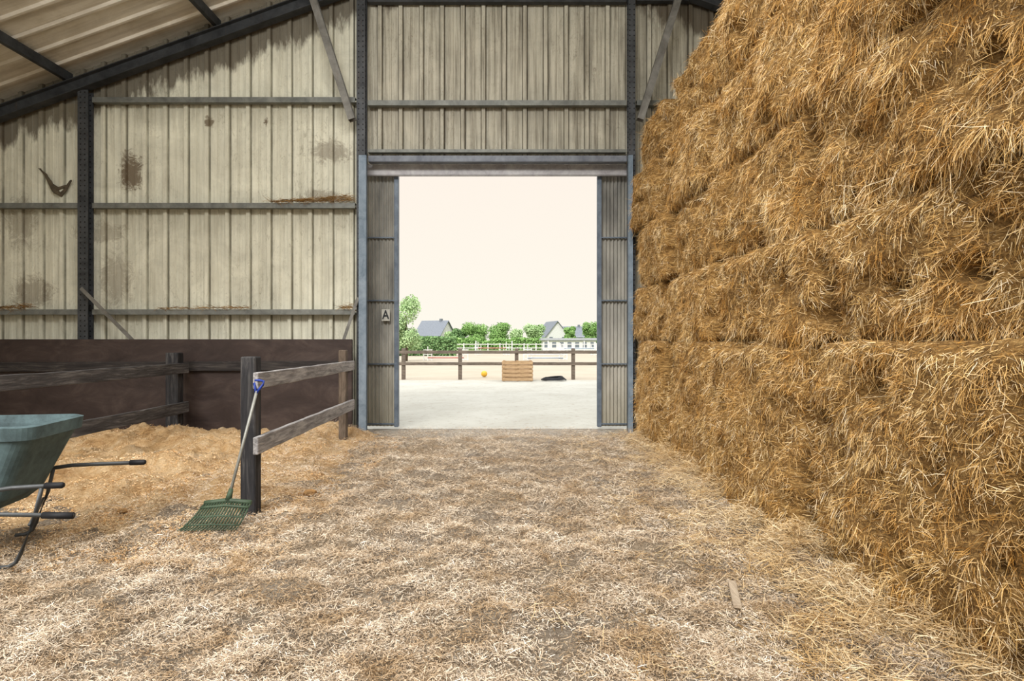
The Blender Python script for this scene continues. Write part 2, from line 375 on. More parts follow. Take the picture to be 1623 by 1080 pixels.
o=steel('diagonal_brace',(-6.98,9.76,2.35),(-6.1,9.70,1.5),0.06,0.06,m_brace,0.01,'L'); tag(o,"short grey angle brace at the column foot","brace",group="knee braces")
o=steel('diagonal_brace',(-2.5,9.76,2.2),(-2.72,9.70,1.5),0.05,0.05,m_brace,0.01,'L'); tag(o,"short grey angle brace at the column foot","brace",group="knee braces")
# door frame + header
o=steel('door_jamb',(-2.42,9.76,0),(-2.42,9.76,4.5),0.12,0.08,m_gal,0.012,'C',up=(0,1,0)); tag(o,"galvanised steel door jamb channel","door frame",group="door jambs")
o=steel('door_jamb',(1.92,9.76,0),(1.92,9.76,4.5),0.07,0.08,m_gal,0.012,'C',up=(0,1,0)); tag(o,"galvanised steel door jamb channel","door frame",group="door jambs")
o=box('door_header',(-2.355,9.84,4.43),(1.88,9.99,4.53),m_header,0.006); tag(o,"grey steel lintel above the doorway","door frame")
o=box('door_track',(-2.7,10.08,4.27),(2.3,10.16,4.46),m_track,0.01); tag(o,"grey sliding door track with flaking dirt","door track")
def leaf(idx,x0,x1,edge):
    e=empty('door_%d'%idx,((x0+x1)/2,10.27,0)); cx=(x0+x1)/2
    V=[];F=[]; n=int((x1-x0)/0.0085)
    for i in range(n+1):
        x=x0+(x1-x0)*i/n; d=0.018*math.sin(x*2*math.pi/0.062)
        V+=[(x-cx,d,0.04),(x-cx,d,4.4)]
    for i in range(n): F.append((2*i,2*i+1,2*i+3,2*i+2))
    mkobj('door_sheet',V,F,m_doorclad,parent=e)
    for z in (0.08,1.1,2.18,3.25): box('door_rail',(x0-cx,-0.06,z-0.011),(x1-cx,-0.02,z+0.011),m_stile,0.004,parent=e)
    for ex in edge:
        box('door_stile',(ex-cx-0.035,-0.07,0.03),(ex-cx+0.035,0.03,4.4),m_stile,0.006,parent=e)
    tag(e,"sliding door leaf of fine corrugated sheet in a galvanised frame","door",kind="structure"); return e
leaf(1,-2.7,-1.93,(-1.965,)); leaf(2,1.45,2.3,(1.485,))
e=empty('letter_sign',(-2.14,10.19,1.93)); tag(e,"small pale plate with a black letter A on the door","sign")
bm=bmesh.new(); box_bm(bm,(-0.07,-0.004,-0.10),(0.07,0.004,0.10)); bmesh.ops.bevel(bm,geom=bm.edges[:],offset=0.003,segments=1,affect='EDGES'); bm_obj('plate',bm,m_signw,parent=e)
cu=bpy.data.curves.new('letter','FONT'); cu.body='A'; cu.size=0.21; cu.extrude=0.003; cu.offset=0.004; cu.align_x='CENTER'; cu.align_y='CENTER'
t=bpy.data.objects.new('tmp',cu); COL.objects.link(t); bpy.context.view_layer.update()
me=bpy.data.meshes.new_from_object(t.evaluated_get(bpy.context.evaluated_depsgraph_get())); bpy.data.objects.remove(t)
me.materials.clear(); me.materials.append(m_signb.m); lo=bpy.data.objects.new('letter',me); COL.objects.link(lo); lo.parent=e; lo.rotation_euler=(math.pi/2,0,0); lo.location=(0,-0.008,0); lo.scale=(0.8,1,1)
o=box('wall_board',(-9.88,9.61,0),(-2.56,9.67,1.52),m_board,0.006); tag(o,"dark brown smooth kickboard running along the pen wall","board")

# ---------------------------------------------------------------- sawdust bedding
def sz(x,y):
    ex=min(1,max(0,(-1.7-x+0.55*mnoise.noise((0,y*1.3,5))+0.25*mnoise.noise((3,y*4,5)))/1.1)); ey=min(1,max(0,(y-4.2+0.6*mnoise.noise((x*0.8,0,2)))/1.6))
    b=ex*ey
    pile=0.20*math.exp(-((x+2.75)**2/0.3+(y-9.1)**2/0.3))+0.12*math.exp(-((x+5.9)**2/2.5+(y-8.9)**2/0.4))+0.14*math.exp(-((x+4.0)**2/1.0+(y-6.6)**2/0.25))+0.10*math.exp(-((x+3.4)**2/0.6+(y-8.3)**2/0.3))+0.08*math.exp(-((x+2.3)**2/0.3+(y-7.2)**2/0.5))
    n=0.18*abs(mnoise.noise((x*1.5,y*1.5,1)))+0.11*mnoise.noise((x*3.3,y*3.3,8))+0.05*mnoise.noise((x*9,y*9,8))+0.024*mnoise.noise((x*21,y*21,8))
    return -0.05+b*(0.06+n+pile)
V,F=grid(-9.86,-1.3,3.6,9.6,360,260,sz)
o=mkobj('sawdust_bedding',V,F,m_saw,smooth=True); tag(o,"heaped sandy-tan sawdust bedding in the pen","bedding",kind="stuff")
def flat_strands(n,xr,yr,lmin,lmax,w,zb,zf,tilt=0.25,clump=None,lo=0.45,gain=1.3,edge=None):
    u=rng.random(n*2); Y=yr[0]*(yr[1]/yr[0])**u; X=xr[0]+(xr[1]-xr[0])*rng.random(n*2)
    if clump is not None:
        k=np.array([mnoise.noise((x*clump,y*clump,4.0)) for x,y in zip(X,Y)]); pr=np.clip(lo+gain*k,0.05,1)
        if edge is not None: pr=pr*edge(X,Y)
        keep=rng.random(n*2)<pr
        X=X[keep];Y=Y[keep]
    X=X[:n];Y=Y[:n]; n=len(X)
    Z=np.array([zf(x,y) for x,y in zip(X,Y)])+zb*rng.random(n)+0.004
    a=rng.random(n)*2*np.pi; D=np.stack([np.cos(a),np.sin(a),rng.normal(0,tilt,n)],1)
    L=lmin+(lmax-lmin)*rng.random(n)**2.8
    Nn=norm(np.stack([rng.normal(0,0.6,n),rng.normal(-0.3,0.6,n),np.ones(n)],1))
    return strands(np.stack([X,Y,Z],1),D,Nn,L,rng.uniform(0.5,1.3,n)*w,0.12,0.25)
zmax=lambda x,y:max(sz(x,y),fz(x,y)) if x<-1.3 else fz(x,y)
def efade(X,Y):
    f=np.clip((X+3.9)/2.0,0.10,1)*np.clip((10.5-Y)/1.3,0,1)
    f=np.where(Y<4.6,np.clip(f+0.5,0,1),f)
    f=np.where((Y>9.5)&(X<-2.2),0,f)
    return np.where((Y>9.7)&((X<-1.9)|(X>1.4)),0,f)
V,F=flat_strands(440000,(-3.9,2.1),(2.2,10.4),0.008,0.066,0.0026,0.035,zmax,0.38,2.4,0.8,1.2,efade)
o=quads_obj('straw_litter',V,F,[m_litter]); tag(o,"chopped pale straw litter trodden over the barn floor","straw",kind="stuff")
V,F=flat_strands(80000,(-6.5,-1.6),(3.9,9.3),0.008,0.035,0.005,0.012,zmax,0.5,2.2)
o=quads_obj('wood_shavings',V,F,[m_shav]); tag(o,"fine wood shavings scattered on the bedding","shavings",kind="stuff")
n=70000; Y=2.2*(9.5/2.2)**rng.random(n); X=2.12-np.abs(rng.normal(0,0.5,n))*(0.3+1.6*rng.random(n)); X=np.clip(X,-0.9,2.2)
cl=np.array([mnoise.noise((x*2.5,y*2.5,7)) for x,y in zip(X,Y)])
kp=rng.random(n)<np.clip(0.5+1.6*cl,0.06,1); X=X[kp];Y=Y[kp];cl=cl[kp]; n=len(X)
Z=np.array([fz(x,y) for x,y in zip(X,Y)])+(np.clip((X-1.4)*0.25,0,0.16)+np.clip(cl,0,1)*0.10)*rng.random(n)+0.01
a=rng.random(n)*2*np.pi; D=np.stack([np.cos(a),np.sin(a),rng.normal(0.05,0.3,n)],1)
V,F=strands(np.stack([X,Y,Z],1),D,norm(np.stack([rng.normal(-.2,.5,n),rng.normal(-.3,.5,n),np.ones(n)],1)),0.02+0.12*rng.random(n)**2,rng.uniform(0.0015,0.0034,n),0.15,0.2)
o=quads_obj('loose_straw',V,F,[m_loose]); tag(o,"loose golden straw fallen along the foot of the stack","straw",kind="stuff")

# ---------------------------------------------------------------- bales
def seamz(k,y):
    if k<=0 : return 0.0
    a=0.9 if k!=1 else 0.35
    return a*(0.075*mnoise.noise((y*0.9,k*3.1,0.5))+0.04*mnoise.noise((y*3.5,k*5.1,2.5)))
def bale(x0,x1,y0,y1,z0,z1,seed,nst,li,prof):
    c=Vector(((x0+x1)/2,(y0+y1)/2,(z0+z1)/2)); h=Vector(((x1-x0)/2,(y1-y0)/2,(z1-z0)/2))
    bm=bmesh.new(); bmesh.ops.create_cube(bm,size=2); bmesh.ops.subdivide_edges(bm,edges=bm.edges[:],cuts=44,use_grid_fill=True)
    r=0.10; off=Vector((seed*3.7,seed*1.3,seed*7.1)); tw=random.uniform(-0.06,0.06); tz=random.uniform(-0.04,0.02)
    for v in bm.verts:
        p=Vector((v.co.x*h.x,v.co.y*h.y,v.co.z*h.z)); q=Vector([max(-(h[i]-r),min(h[i]-r,p[i])) for i in range(3)])
        if li==0 and p.z<0: q.z=p.z
        d=p-q; L=d.length
        if L>1e-6: p=q+d/L*min(r,L)
        if p.x<-h.x+0.2:
            f=mnoise.fractal(Vector((0,p.y*1.5,p.z*2.0))+off,1.0,2.0,3)*0.085+mnoise.noise(Vector((p.x,p.y*8,p.z*6))+off)*0.034+mnoise.noise(Vector((p.x,p.y*18,p.z*9))+off)*0.02
            pit=mnoise.noise(Vector((3,p.y*3.8,p.z*4.4))+off); f-=max(0,pit-0.25)*0.38
            zc=p.z/h.z
            if li==0: zc=max(zc,0) 
            p.x-=f; p.x-=0.055*max(0,math.cos(zc*1.52))**0.5*max(0,math.cos(p.y/h.y*1.52))**0.5; p.x+=tw*p.y/h.y+tz*p.z/h.z
        t=(p.z/h.z+1)/2; yy=p.y+c.y
        p.z+=(1-t)*seamz(li,yy)+t*seamz(li+1,yy)
        if abs(p.y)>h.y*0.85: p.y-=(0.008+abs(mnoise.noise(Vector((5,seed,p.z*3))))*0.07)*(1 if p.y>0 else -1)
        v.co=p
    bm.verts.ensure_lookup_table()
    CV=np.array([v.co[:] for v in bm.verts]); CF=np.array([[v.index for v in f.verts] for f in bm.faces if len(f.verts)==4])
    bm.free()
    a=CV[CF[:,0]];b=CV[CF[:,1]];cc=CV[CF[:,2]];d=CV[CF[:,3]]
    N=np.cross(cc-a,d-b); A=np.linalg.norm(N,axis=1)/2; N=norm(N)
    w=A*np.where(N[:,0]<-0.25,1.0,np.where(np.abs(N[:,1])>0.4,0.3,np.where(N[:,2]>0.4,0.25,0.02)))
    ctr=(a+cc)/2; w=w*np.where(ctr[:,0]>-h.x+0.4,0.12,1.0)
    idx=rng.choice(len(CF),size=nst,p=w/w.sum())
    u=rng.random((nst,1));vv=rng.random((nst,1))
    P=(a[idx]*(1-u)+b[idx]*u)*(1-vv)+(d[idx]*(1-u)+cc[idx]*u)*vv
    nrm=N[idx]
    ang=np.array([mnoise.noise((p[0]*1.5+seed,p[1]*3.2,p[2]*3.0))*2.4 for p in P])+rng.normal(0,1.1,nst)
    side=norm(np.cross(nrm,np.array([0,0,1.0])+1e-3)); upv=np.cross(side,nrm)
    T=side*np.sin(ang)[:,None]-upv*np.cos(ang)[:,None]
    sh=np.array([mnoise.noise((9+seed,p[1]*1.6,p[2]*2.0)) for p in P]); rel=P[:,2]/h.z
    loose=(rng.random(nst)<np.clip((sh-0.12)*0.9+prof*0.3+np.where(rel<-0.7,0.10,0),0.02,0.5))
    lift=np.abs(rng.normal(0.02,0.13,nst))+np.where(loose,rng.uniform(0.05,0.40,nst),0)
    D=T+nrm*lift[:,None]+np.where(loose,1,0)[:,None]*np.array([0,0,-0.9])
    edge=np.maximum(np.abs(P[:,1])/h.y,np.abs(P[:,2])/h.z)
    L=((0.015+0.125*rng.random(nst)**2.0)+np.where(loose,0.09*rng.random(nst),0))*np.where(edge>0.95,0.75,1.0)
    P=P-nrm*0.008
    SV,SF=strands(P,D,norm(nrm+rng.normal(0,0.6,(nst,3))),L,rng.uniform(0.0013,0.0032,nst),0.2,0.22)
    if z0<0.05: SV[:,2]=np.maximum(SV[:,2],-h.z+0.005)
    V,F=join_np([(CV,CF),(SV,SF)])
    mi=np.concatenate([np.zeros(len(CF)),np.ones(len(SF))]); sm=np.concatenate([np.ones(len(CF),bool),np.zeros(len(SF),bool)])
    return quads_obj('straw_bale',V,F,[m_core,m_bale_straw],mi,c,sm)
layers=[(0,1.49),(1.49,2.32),(2.32,3.22),(3.22,4.1),(4.1,4.95)]
cuts=[[9.66,8.0,6.15,4.3,2.4,0.6],[9.62,8.25,6.3,4.15,2.5,0.5],[9.66,7.9,6.1,4.35,2.2,0.4],[9.6,8.3,6.4,4.2,2.4,0.5],[9.62,8.0,5.95,4.1,2.3,0.5]]
fxs=[[1.96,2.03,2.08,2.09,2.07],[2.03,2.12,2.16,2.19,2.19],[1.99,2.14,2.18,2.12,2.12],[1.98,2.12,2.17,2.11,2.10],[2.04,2.15,2.16,2.10,2.10]]
sd=1
for li,(z0,z1) in enumerate(layers):
    for ci in range(5):
        ya,yb=cuts[li][ci+1],cuts[li][ci]
        x0=fxs[li][ci]+random.uniform(-0.03,0.04)
        zt_=z1
        if li==4 and ci==0: zt_=4.78
        near=max(2.4,ya); nst=int((yb-ya)*(z1-z0)*min(26000,9500+43000/near))
        if ci==4: nst=int(nst*0.4)
        prof=(0.0 if li<2 else 0.2)+(0.6 if ci>=2 and li>=2 else 0)
        o=bale(x0,x0+1.25,ya+0.004,yb-0.004,z0+0.002,zt_-0.002,sd,nst,li,prof); sd+=1
        lab=["golden straw bale at the foot of the stack","golden straw bale with frayed face in the stack","golden straw bale with frayed face in the stack","golden straw bale high in the stack","golden straw bale on top of the stack"][li]
        tag(o,lab,"straw bale",group="stacked straw bales")

def tuft(x0,x1,z,n,h,lab):
    X=x0+(x1-x0)*rng.random(n)**0.7; prof=np.clip((X-x0)/(x1-x0),0,1)**1.4
    P=np.stack([X,9.865+rng.uniform(-0.04,0.04,n),z+rng.random(n)*h*prof],1)
    a=rng.normal(0,0.5,n)+np.where(rng.random(n)<0.5,0,np.pi); D=np.stack([np.cos(a),np.sin(a)*0.3,rng.normal(0.05,0.25,n)],1)
    V,F=strands(P,D,norm(np.stack([rng.normal(0,.4,n),-np.ones(n),rng.normal(0.4,.4,n)],1)),rng.uniform(0.04,0.18,n),rng.uniform(0.003,0.007,n),0.35,0.3)
    o=quads_obj('straw_tuft',V,F,[m_tuft]); tag(o,lab,"straw",kind="stuff")
tuft(-4.0,-2.62,3.785,650,0.11,"old brown straw lying on the wall rail")
tuft(-5.9,-4.3,2.03,170,0.02,"thin line of old straw on the wall rail")
tuft(-8.6,-7.9,2.03,170,0.08,"clump of old straw on the wall rail")
tuft(-2.85,-2.6,2.03,70,0.08,"small clump of old straw on the wall rail")
def web(paths,c,lab):
    V=[];F=[]
    for pts in paths:
        for rep in range(4):
            q=[Vector(p)+Vector((random.uniform(-.02,.02),0,random.uniform(-.02,.02))) for p in pts]
            n=len(q); r=[0.004+0.022*math.sin(math.pi*(i+0.1)/(n)) for i in range(n)]
            o=tube('t',[p-Vector(c) for p in q],r,None,6); k=len(V)
            V+=[tuple(v.co) for v in o.data.vertices]; F+=[tuple(i+k for i in p.vertices) for p in o.data.polygons]; bpy.data.objects.remove(o)
    V=[(x,y*0.4,z) for x,y,z in V]
    o=mkobj('cobweb_clump',V,F,m_web,c,smooth=True); tag(o,lab,"cobweb",kind="stuff")
m_web=plain('cobweb_dust',(94,84,68),0.95,0,0.3)
web([[(-7.85,9.98,4.36),(-7.74,9.98,4.26),(-7.66,9.98,4.12),(-7.60,9.98,3.98),(-7.50,9.98,3.92),(-7.40,9.98,4.0),(-7.33,9.98,4.16)],[(-7.66,9.98,4.12),(-7.55,9.98,4.02),(-7.42,9.98,4.05)]],(-7.6,9.98,4.1),"dark forked dusty cobweb clump hanging on the cladding")

# ---------------------------------------------------------------- pen fences
e=empty('pen_fence',(-2.28,5.25,0)); tag(e,"weathered two-rail wooden pen fence with dark posts","fence"); O=Vector(e.location)
def L(p): return Vector(p)-O
bar('fence_post',L((-2.28,5.25,-0.03)),L((-2.28,5.25,1.36)),0.13,0.13,m_post,0.01,e,(0,1,0))
bar('fence_post',L((-2.47,8.8,0.0)),L((-2.47,8.8,1.36)),0.11,0.11,m_trunk,0.01,e,(0,1,0))
bar('fence_rail',L((-2.185,5.12,1.155)),L((-2.365,8.95,1.13)),0.045,0.14,m_rail,0.006,e,wob=0.006)
bar('fence_rail',L((-2.185,5.12,0.60)),L((-2.365,8.95,0.55)),0.045,0.15,m_rail,0.006,e,wob=0.006)
e=empty('pen_fence',(-5.2,9.3,0)); tag(e,"dark weathered wooden pen fence with two rails running from the kickboard","fence"); O=Vector(e.location)
bar('fence_post',L((-5.22,9.3,0)),L((-5.22,9.3,1.31)),0.19,0.17,m_post,0.01,e,(0,1,0))
bar('fence_post',L((-5.22,3.6,0)),L((-5.22,3.6,1.31)),0.17,0.17,m_post,0.01,e,(0,1,0))
bar('fence_rail',L((-5.1,9.45,1.07)),L((-5.1,3.4,1.07)),0.045,0.16,m_raild,0.006,e,wob=0.008)
bar('fence_rail',L((-5.1,9.45,0.46)),L((-5.1,3.4,0.46)),0.045,0.17,m_raild,0.006,e,wob=0.008)
o=bar('kickboard_rail',(-9.8,9.57,1.07),(-2.6,9.57,1.10),0.05,0.15,m_railx,0.006,wob=0.004); tag(o,"long dark wooden rail running along the kickboard","rail")

# ---------------------------------------------------------------- rake
base=Vector((-2.34,4.84,0)); e=empty('bedding_rake',base); tag(e,"green plastic bedding rake with blue grip leaning on fence post","rake")
h0=Vector((-2.29,4.86,0.22))-base; h1=Vector((-2.165,5.10,1.07))-base
tube('shaft',[h0,(h0+h1)/2,h1],0.012,m_alu,parent=e)
d=(h1-h0).normalized(); s=Vector((1,0,0)); s=(s-d*s.dot(d)).normalized()
g=[h1-d*0.02,h1+d*0.03+s*0.022,h1+d*0.06+s*0.038,h1+d*0.09+s*0.038,h1+d*0.095,h1+d*0.09-s*0.038,h1+d*0.06-s*0.038,h1+d*0.03-s*0.022,h1-d*0.02]
tube('grip',g,0.011,m_blue,8,e)
def tubemesh(pts,r,seg=6):
    o=tube('t',pts,r,None,seg); vs=[tuple(v.co) for v in o.data.vertices]; fs=[tuple(p.vertices) for p in o.data.polygons]; bpy.data.objects.remove(o); return vs,fs
def addp(V,F,vf):
    o=len(V); V+=vf[0]; F+=[tuple(i+o for i in f) for f in vf[1]]
V=[];F=[]
nt=18; ax=Vector((1,0.04,0)).normalized(); c0=h0+Vector((0.0,-0.01,-0.01)); tc=Vector((0.0,-0.24,0.045))
for i in range(nt):
    u=(i/(nt-1)-0.5); a=c0+ax*u*0.36+Vector((0,0,-0.02*abs(u)*2)); tip=tc+ax*u*0.43
    m1=a.lerp(tip,0.35)+Vector((0,-0.015,-0.025)); m2=a.lerp(tip,0.8)+Vector((0,-0.0,-0.02)); m2.z=max(m2.z,0.035)
    addp(V,F,tubemesh([a,m1,m2,tip],[0.0078,0.0075,0.0065,0.005]))
for f,r,z in ((0.0,0.02,0.0),(0.12,0.012,-0.01),(0.4,0.007,-0.025),(0.7,0.006,-0.022)):
    pts=[]
    for k in range(7):
        u=k/6-0.5; a=c0+ax*u*0.37+Vector((0,0,-0.02*abs(u)*2)); tip=tc+ax*u*0.43
        pts.append(a.lerp(tip,f)+Vector((0,-0.015 if f else 0,z)))
    addp(V,F,tubemesh(pts,r,8))
addp(V,F,tubemesh([c0,h0+d*0.08],[0.026,0.017],10))
mkobj('rake_head',V,F,m_green,parent=e,smooth=True)

# ---------------------------------------------------------------- wheelbarrow
wb=empty('wheelbarrow',(-3.3,4.25,0),math.radians(10)); tag(wb,"blue-grey deep-tub wheelbarrow with tubular steel frame and black grips","wheelbarrow")
def rring(x0,x1,y0,y1,r,z,n=6):
    pts=[]
    for cx,cy,a0 in ((x1-r,y1-r,0),(x0+r,y1-r,90),(x0+r,y0+r,180),(x1-r,y0+r,270)):
        for k in range(n+1):
            a=math.radians(a0+90*k/n); pts.append((cx+r*math.cos(a),cy+r*math.sin(a),z))
    return pts
rings=[rring(-0.72,-0.20,-0.22,0.22,0.07,0.36),rring(-0.80,-0.12,-0.27,0.27,0.09,0.43),rring(-0.90,0.03,-0.33,0.33,0.10,0.76),rring(-0.93,0.07,-0.345,0.345,0.1,0.845),
 rring(-0.955,0.10,-0.365,0.365,0.11,0.845),rring(-0.965,0.11,-0.375,0.375,0.11,0.93),rring(-0.94,0.08,-0.35,0.35,0.1,0.94),rring(-0.92,0.05,-0.33,0.33,0.1,0.88),rring(-0.88,0.0,-0.30,0.30,0.1,0.74),rring(-0.70,-0.24,-0.19,0.19,0.07,0.42)]
V=[];F=[]; n=len(rings[0])
for r in rings: V+=r
for i in range(len(rings)-1):
    for k in range(n): F.append((i*n+k,i*n+(k+1)%n,(i+1)*n+(k+1)%n,(i+1)*n+k))
F.append(tuple(range(n-1,-1,-1))); F.append(tuple(range((len(rings)-1)*n,len(rings)*n)))
mkobj('tub',V,F,m_tub,parent=wb,smooth=False)
for sy,xe in ((-1,0.29),(1,0.50)):
    y=0.36*sy
    tube('handle',[(-1.25,0.06*sy,0.24),(-0.8,0.24*sy,0.33),(-0.45,y*0.9,0.44),(-0.2,y,0.52),(0.0,y,0.545),(xe,y,0.55)],0.015,m_tubin,10,wb)
    tube('handle_grip',[(xe-0.10,y,0.55),(xe,y,0.55),(xe+0.012,y,0.55)],[0.021,0.021,0.014],m_black,10,wb)
    fo=0.0 if sy<0 else -0.30
    tube('leg',[(0.17+fo,y,0.54),(0.13+fo,y,0.35),(0.05+fo,y,0.12),(0.02+fo,y,0.06),(-0.02+fo,y,0.035),(-0.09+fo,y,0.03)],0.013,m_tubin,10,wb)
tube('lower_handle',[(-0.9,-0.36,0.44),(-0.3,-0.42,0.41),(0.40,-0.45,0.37)],0.014,m_tubin,10,wb)
tube('lower_handle_grip',[(0.22,-0.443,0.38),(0.40,-0.45,0.37)],0.022,m_black,10,wb)
tube('cross_brace',[(0.10,-0.36,0.30),(-0.20,0.36,0.30)],0.011,m_tubin,8,wb)
pts=[(-1.3+0.16*math.cos(a),0,0.2+0.16*math.sin(a)) for a in [2*math.pi*k/24 for k in range(25)]]
tube('tyre',pts,0.045,m_black,10,wb)
tube('wheel_hub',[(-1.3,-0.07,0.2),(-1.3,0.07,0.2)],0.07,m_tubin,16,wb)

o=bar('wood_offcut',(1.31,3.58,0.06),(1.215,3.24,0.065),0.045,0.022,m_stick,0.003,wob=0.002); tag(o,"short weathered wood offcut lying in the straw","wood offcut")
m_muck=plain('damp_sawdust',(168,128,80),0.95,0,0.45)
def clod(x,y,r,lab):
    bm=bmesh.new(); bmesh.ops.create_icosphere(bm,subdivisions=4,radius=r)
    for v in bm.verts:
        n=mnoise.fractal(v.co*14+Vector((x,y,0)),1,2,4); v.co*=1+0.5*n; v.co.z*=0.5
    o=bm_obj('bedding_clod',bm,m_muck,(x,y,zmax(x,y)+r*0.25),smooth=False); tag(o,lab,"clod",group="bedding clods")
for x,y,r in ((-1.95,5.75,0.06),(-2.04,5.8,0.045),(-1.88,5.82,0.04),(-2.6,5.2,0.04),(-3.0,5.5,0.05),(-2.75,5.9,0.035),(-3.3,5.1,0.04),(-2.1,6.6,0.04),(-1.8,7.3,0.035)): clod(x,y,r,"small brown clod of damp bedding on the floor")

# ---------------------------------------------------------------- outside
V,F=grid(-60,60,10.25,22.9,20,20,lambda x,y:-0.01); tag(mkobj('yard',V,F,m_yard),"pale concrete yard outside the barn door","yard",kind="structure")
V,F=grid(-60,60,22.9,82,20,20,lambda x,y:-0.02); tag(mkobj('riding_arena',V,F,m_sand),"sandy riding arena","arena",kind="structure")
V,F=grid(-300,300,82,600,20,20,lambda x,y:-0.03); tag(mkobj('ground',V,F,m_grass),"grass field beyond the arena","ground",kind="structure")
o=box('door_sill',(-2.36,10.16,-0.03),(1.9,10.24,-0.002),m_sill,0.004); tag(o,"worn concrete threshold strip across the doorway","threshold")
m_outf=wood('arena_fence_wood',(72,64,56),(98,88,78),(126,114,102),(1,5,5))
e=empty('arena_fence',(0,23.4,0)); tag(e,"brown two-rail wooden fence around the arena","fence")
for x in [-4.22+2.2*k for k in range(-3,6)]:
    bar('fence_post',(x,0,-0.02),(x,0,1.2),0.14,0.14,m_outf,0.01,e,(0,1,0))
for z in (1.05,0.60): bar('fence_rail',(-10.9,-0.09,z),(8.9,-0.09,z),0.04,0.12,m_outf,0.004,e)
e=empty('wooden_crate',(0.2,22.5,0)); tag(e,"pale slatted wooden pallet crate standing in the yard","crate")
for i in range(5):
    z=0.07+i*0.15; box('slat',(-0.56,-0.42,z-0.055),(0.56,-0.395,z+0.055),m_pallet,0.004,e); box('slat',(-0.56,0.395,z-0.055),(0.56,0.42,z+0.055),m_pallet,0.004,e)
    for sx in (-1,1): box('slat',(sx*0.56-0.012,-0.39,z-0.055),(sx*0.56+0.012,0.39,z+0.055),m_pallet,0.004,e)
for x in (-0.5,0.0,0.5):
    for y in (-0.35,0.35): box('corner_post',(x-0.04,y-0.04,0),(x+0.04,y+0.04,0.75),m_pallet,0.004,e)
pts=[]
for k in range(80):
    a=k*0.35; rr_=0.46-0.002*k; pts.append((1.55+rr_*math.cos(a)+0.05*math.sin(k*0.7),22.4+0.8*rr_*math.sin(a),0.035+0.0010*k+0.05*max(0,math.sin(a*1.0+1))*(k/80)))
o=tube('hose_coil',pts,0.024,m_black,6,origin=(1.55,22.4,0)); tag(o,"black hose coiled on the yard beside the crate","hose")
bm=bmesh.new(); bmesh.ops.create_uvsphere(bm,u_segments=24,v_segments=16,radius=0.13)
o=bm_obj('play_ball',bm,m_ball,(-1.15,24.9,0.12),smooth=True); tag(o,"yellow-orange ball lying in the arena","ball")
def jump(x0,x1,y,h,cols,lab):
    e=empty('horse_jump',((x0+x1)/2,y,0)); hw=(x1-x0)/2; tag(e,lab,"horse jump")
    for s in (-1,1):
        bm=bmesh.new()
        for dx in (-0.3,0,0.3): box_bm(bm,(s*hw+dx-0.03,-0.05,0),(s*hw+dx+0.03,0.05,h*1.5-abs(dx)))
        for z in (0.1,0.45,0.8): box_bm(bm,(s*hw-0.34,-0.02,z-0.03),(s*hw+0.34,0.02,z+0.03))
        bm_obj('jump_wing',bm,m_white,parent=e)
    for i,c in enumerate(cols):
        tube('jump_pole',[(-hw,-0.05,h*(i+0.6)/len(cols)),(hw,-0.05,h*(i+0.6)/len(cols))],0.045,c,8,e)
jump(-6.3,-3.6,45,0.7,[m_red,m_white],"white-winged horse jump with red and white poles")
jump(1.2,3.9,46,0.8,[m_bluep,m_white,m_white],"white-winged horse jump with blue and white poles")
jump(-3.5,-0.6,62,0.9,[m_white,m_red],"white-winged horse jump with red and white poles")
jump(5.2,8.2,60,0.9,[m_white,m_bluep],"white-winged horse jump with blue and white poles")
e=empty('white_fence',(0,80,0)); tag(e,"white post and rail fence at the far arena edge","fence")
for k in range(-10,11): box('fence_post',(k*1.6-0.07,-0.08,0),(k*1.6+0.07,0.08,1.15+0.3*(k%3==0)),m_white,0.01,e)
for z in (0.5,1.0): box('fence_rail',(-17,-0.12,z-0.045),(17,-0.08,z+0.045),m_white,0.01,e)
def house(x,y,w,d,hw,hr,lab,rz=0.0,ridge='x',chim=True):
    e=empty('house',(x,y,0),rz); tag(e,lab,"house")
    V=[(-w/2,-d/2,0),(w/2,-d/2,0),(w/2,d/2,0),(-w/2,d/2,0),(-w/2,-d/2,hw),(w/2,-d/2,hw),(w/2,d/2,hw),(-w/2,d/2,hw)]
    o_=0.3
    if ridge=='x':
        V+=[(-w/2,0,hr),(w/2,0,hr)]; F=[(0,1,5,4),(2,3,7,6),(1,2,6,9,5),(3,0,4,8,7)]
        RV=[(-w/2-o_,-d/2-o_,hw-0.25),(w/2+o_,-d/2-o_,hw-0.25),(w/2+o_,0,hr+0.15),(-w/2-o_,0,hr+0.15),(w/2+o_,d/2+o_,hw-0.25),(-w/2-o_,d/2+o_,hw-0.25)]
        RF=[(0,1,2,3),(3,2,4,5)]
    else:
        V+=[(0,-d/2,hr),(0,d/2,hr)]; F=[(1,2,6,5),(3,0,4,7),(0,1,5,8,4),(2,3,7,9,6)]
        RV=[(-w/2-o_,-d/2-o_,hw-0.25),(0,-d/2-o_,hr+0.15),(0,d/2+o_,hr+0.15),(-w/2-o_,d/2+o_,hw-0.25),(w/2+o_,-d/2-o_,hw-0.25),(w/2+o_,d/2+o_,hw-0.25)]
        RF=[(0,1,2,3),(1,4,5,2)]
    mkobj('house_wall',V,F,m_white,parent=e); r=mkobj('roof',RV,RF,m_slate,parent=e); r.modifiers.new('s','SOLIDIFY').thickness=0.12
    if chim: box('chimney',(w*0.2,-0.3,hr-0.6),(w*0.2+0.5,0.3,hr+0.5),m_slate,0.02,e)
    for sx in (-0.26,0.26): box('window',(sx*w-0.35,-d/2-0.06,1.2),(sx*w+0.35,-d/2+0.02,2.2),m_glass,0.02,e)
house(-15.6,122,5.5,7,2.6,5.4,"white house with steep dark slate roof behind the hedge",math.radians(-20),'x')
house(8.0,121,5.0,7,2.2,5.2,"plain white gabled house among trees",0.25,'y',False)
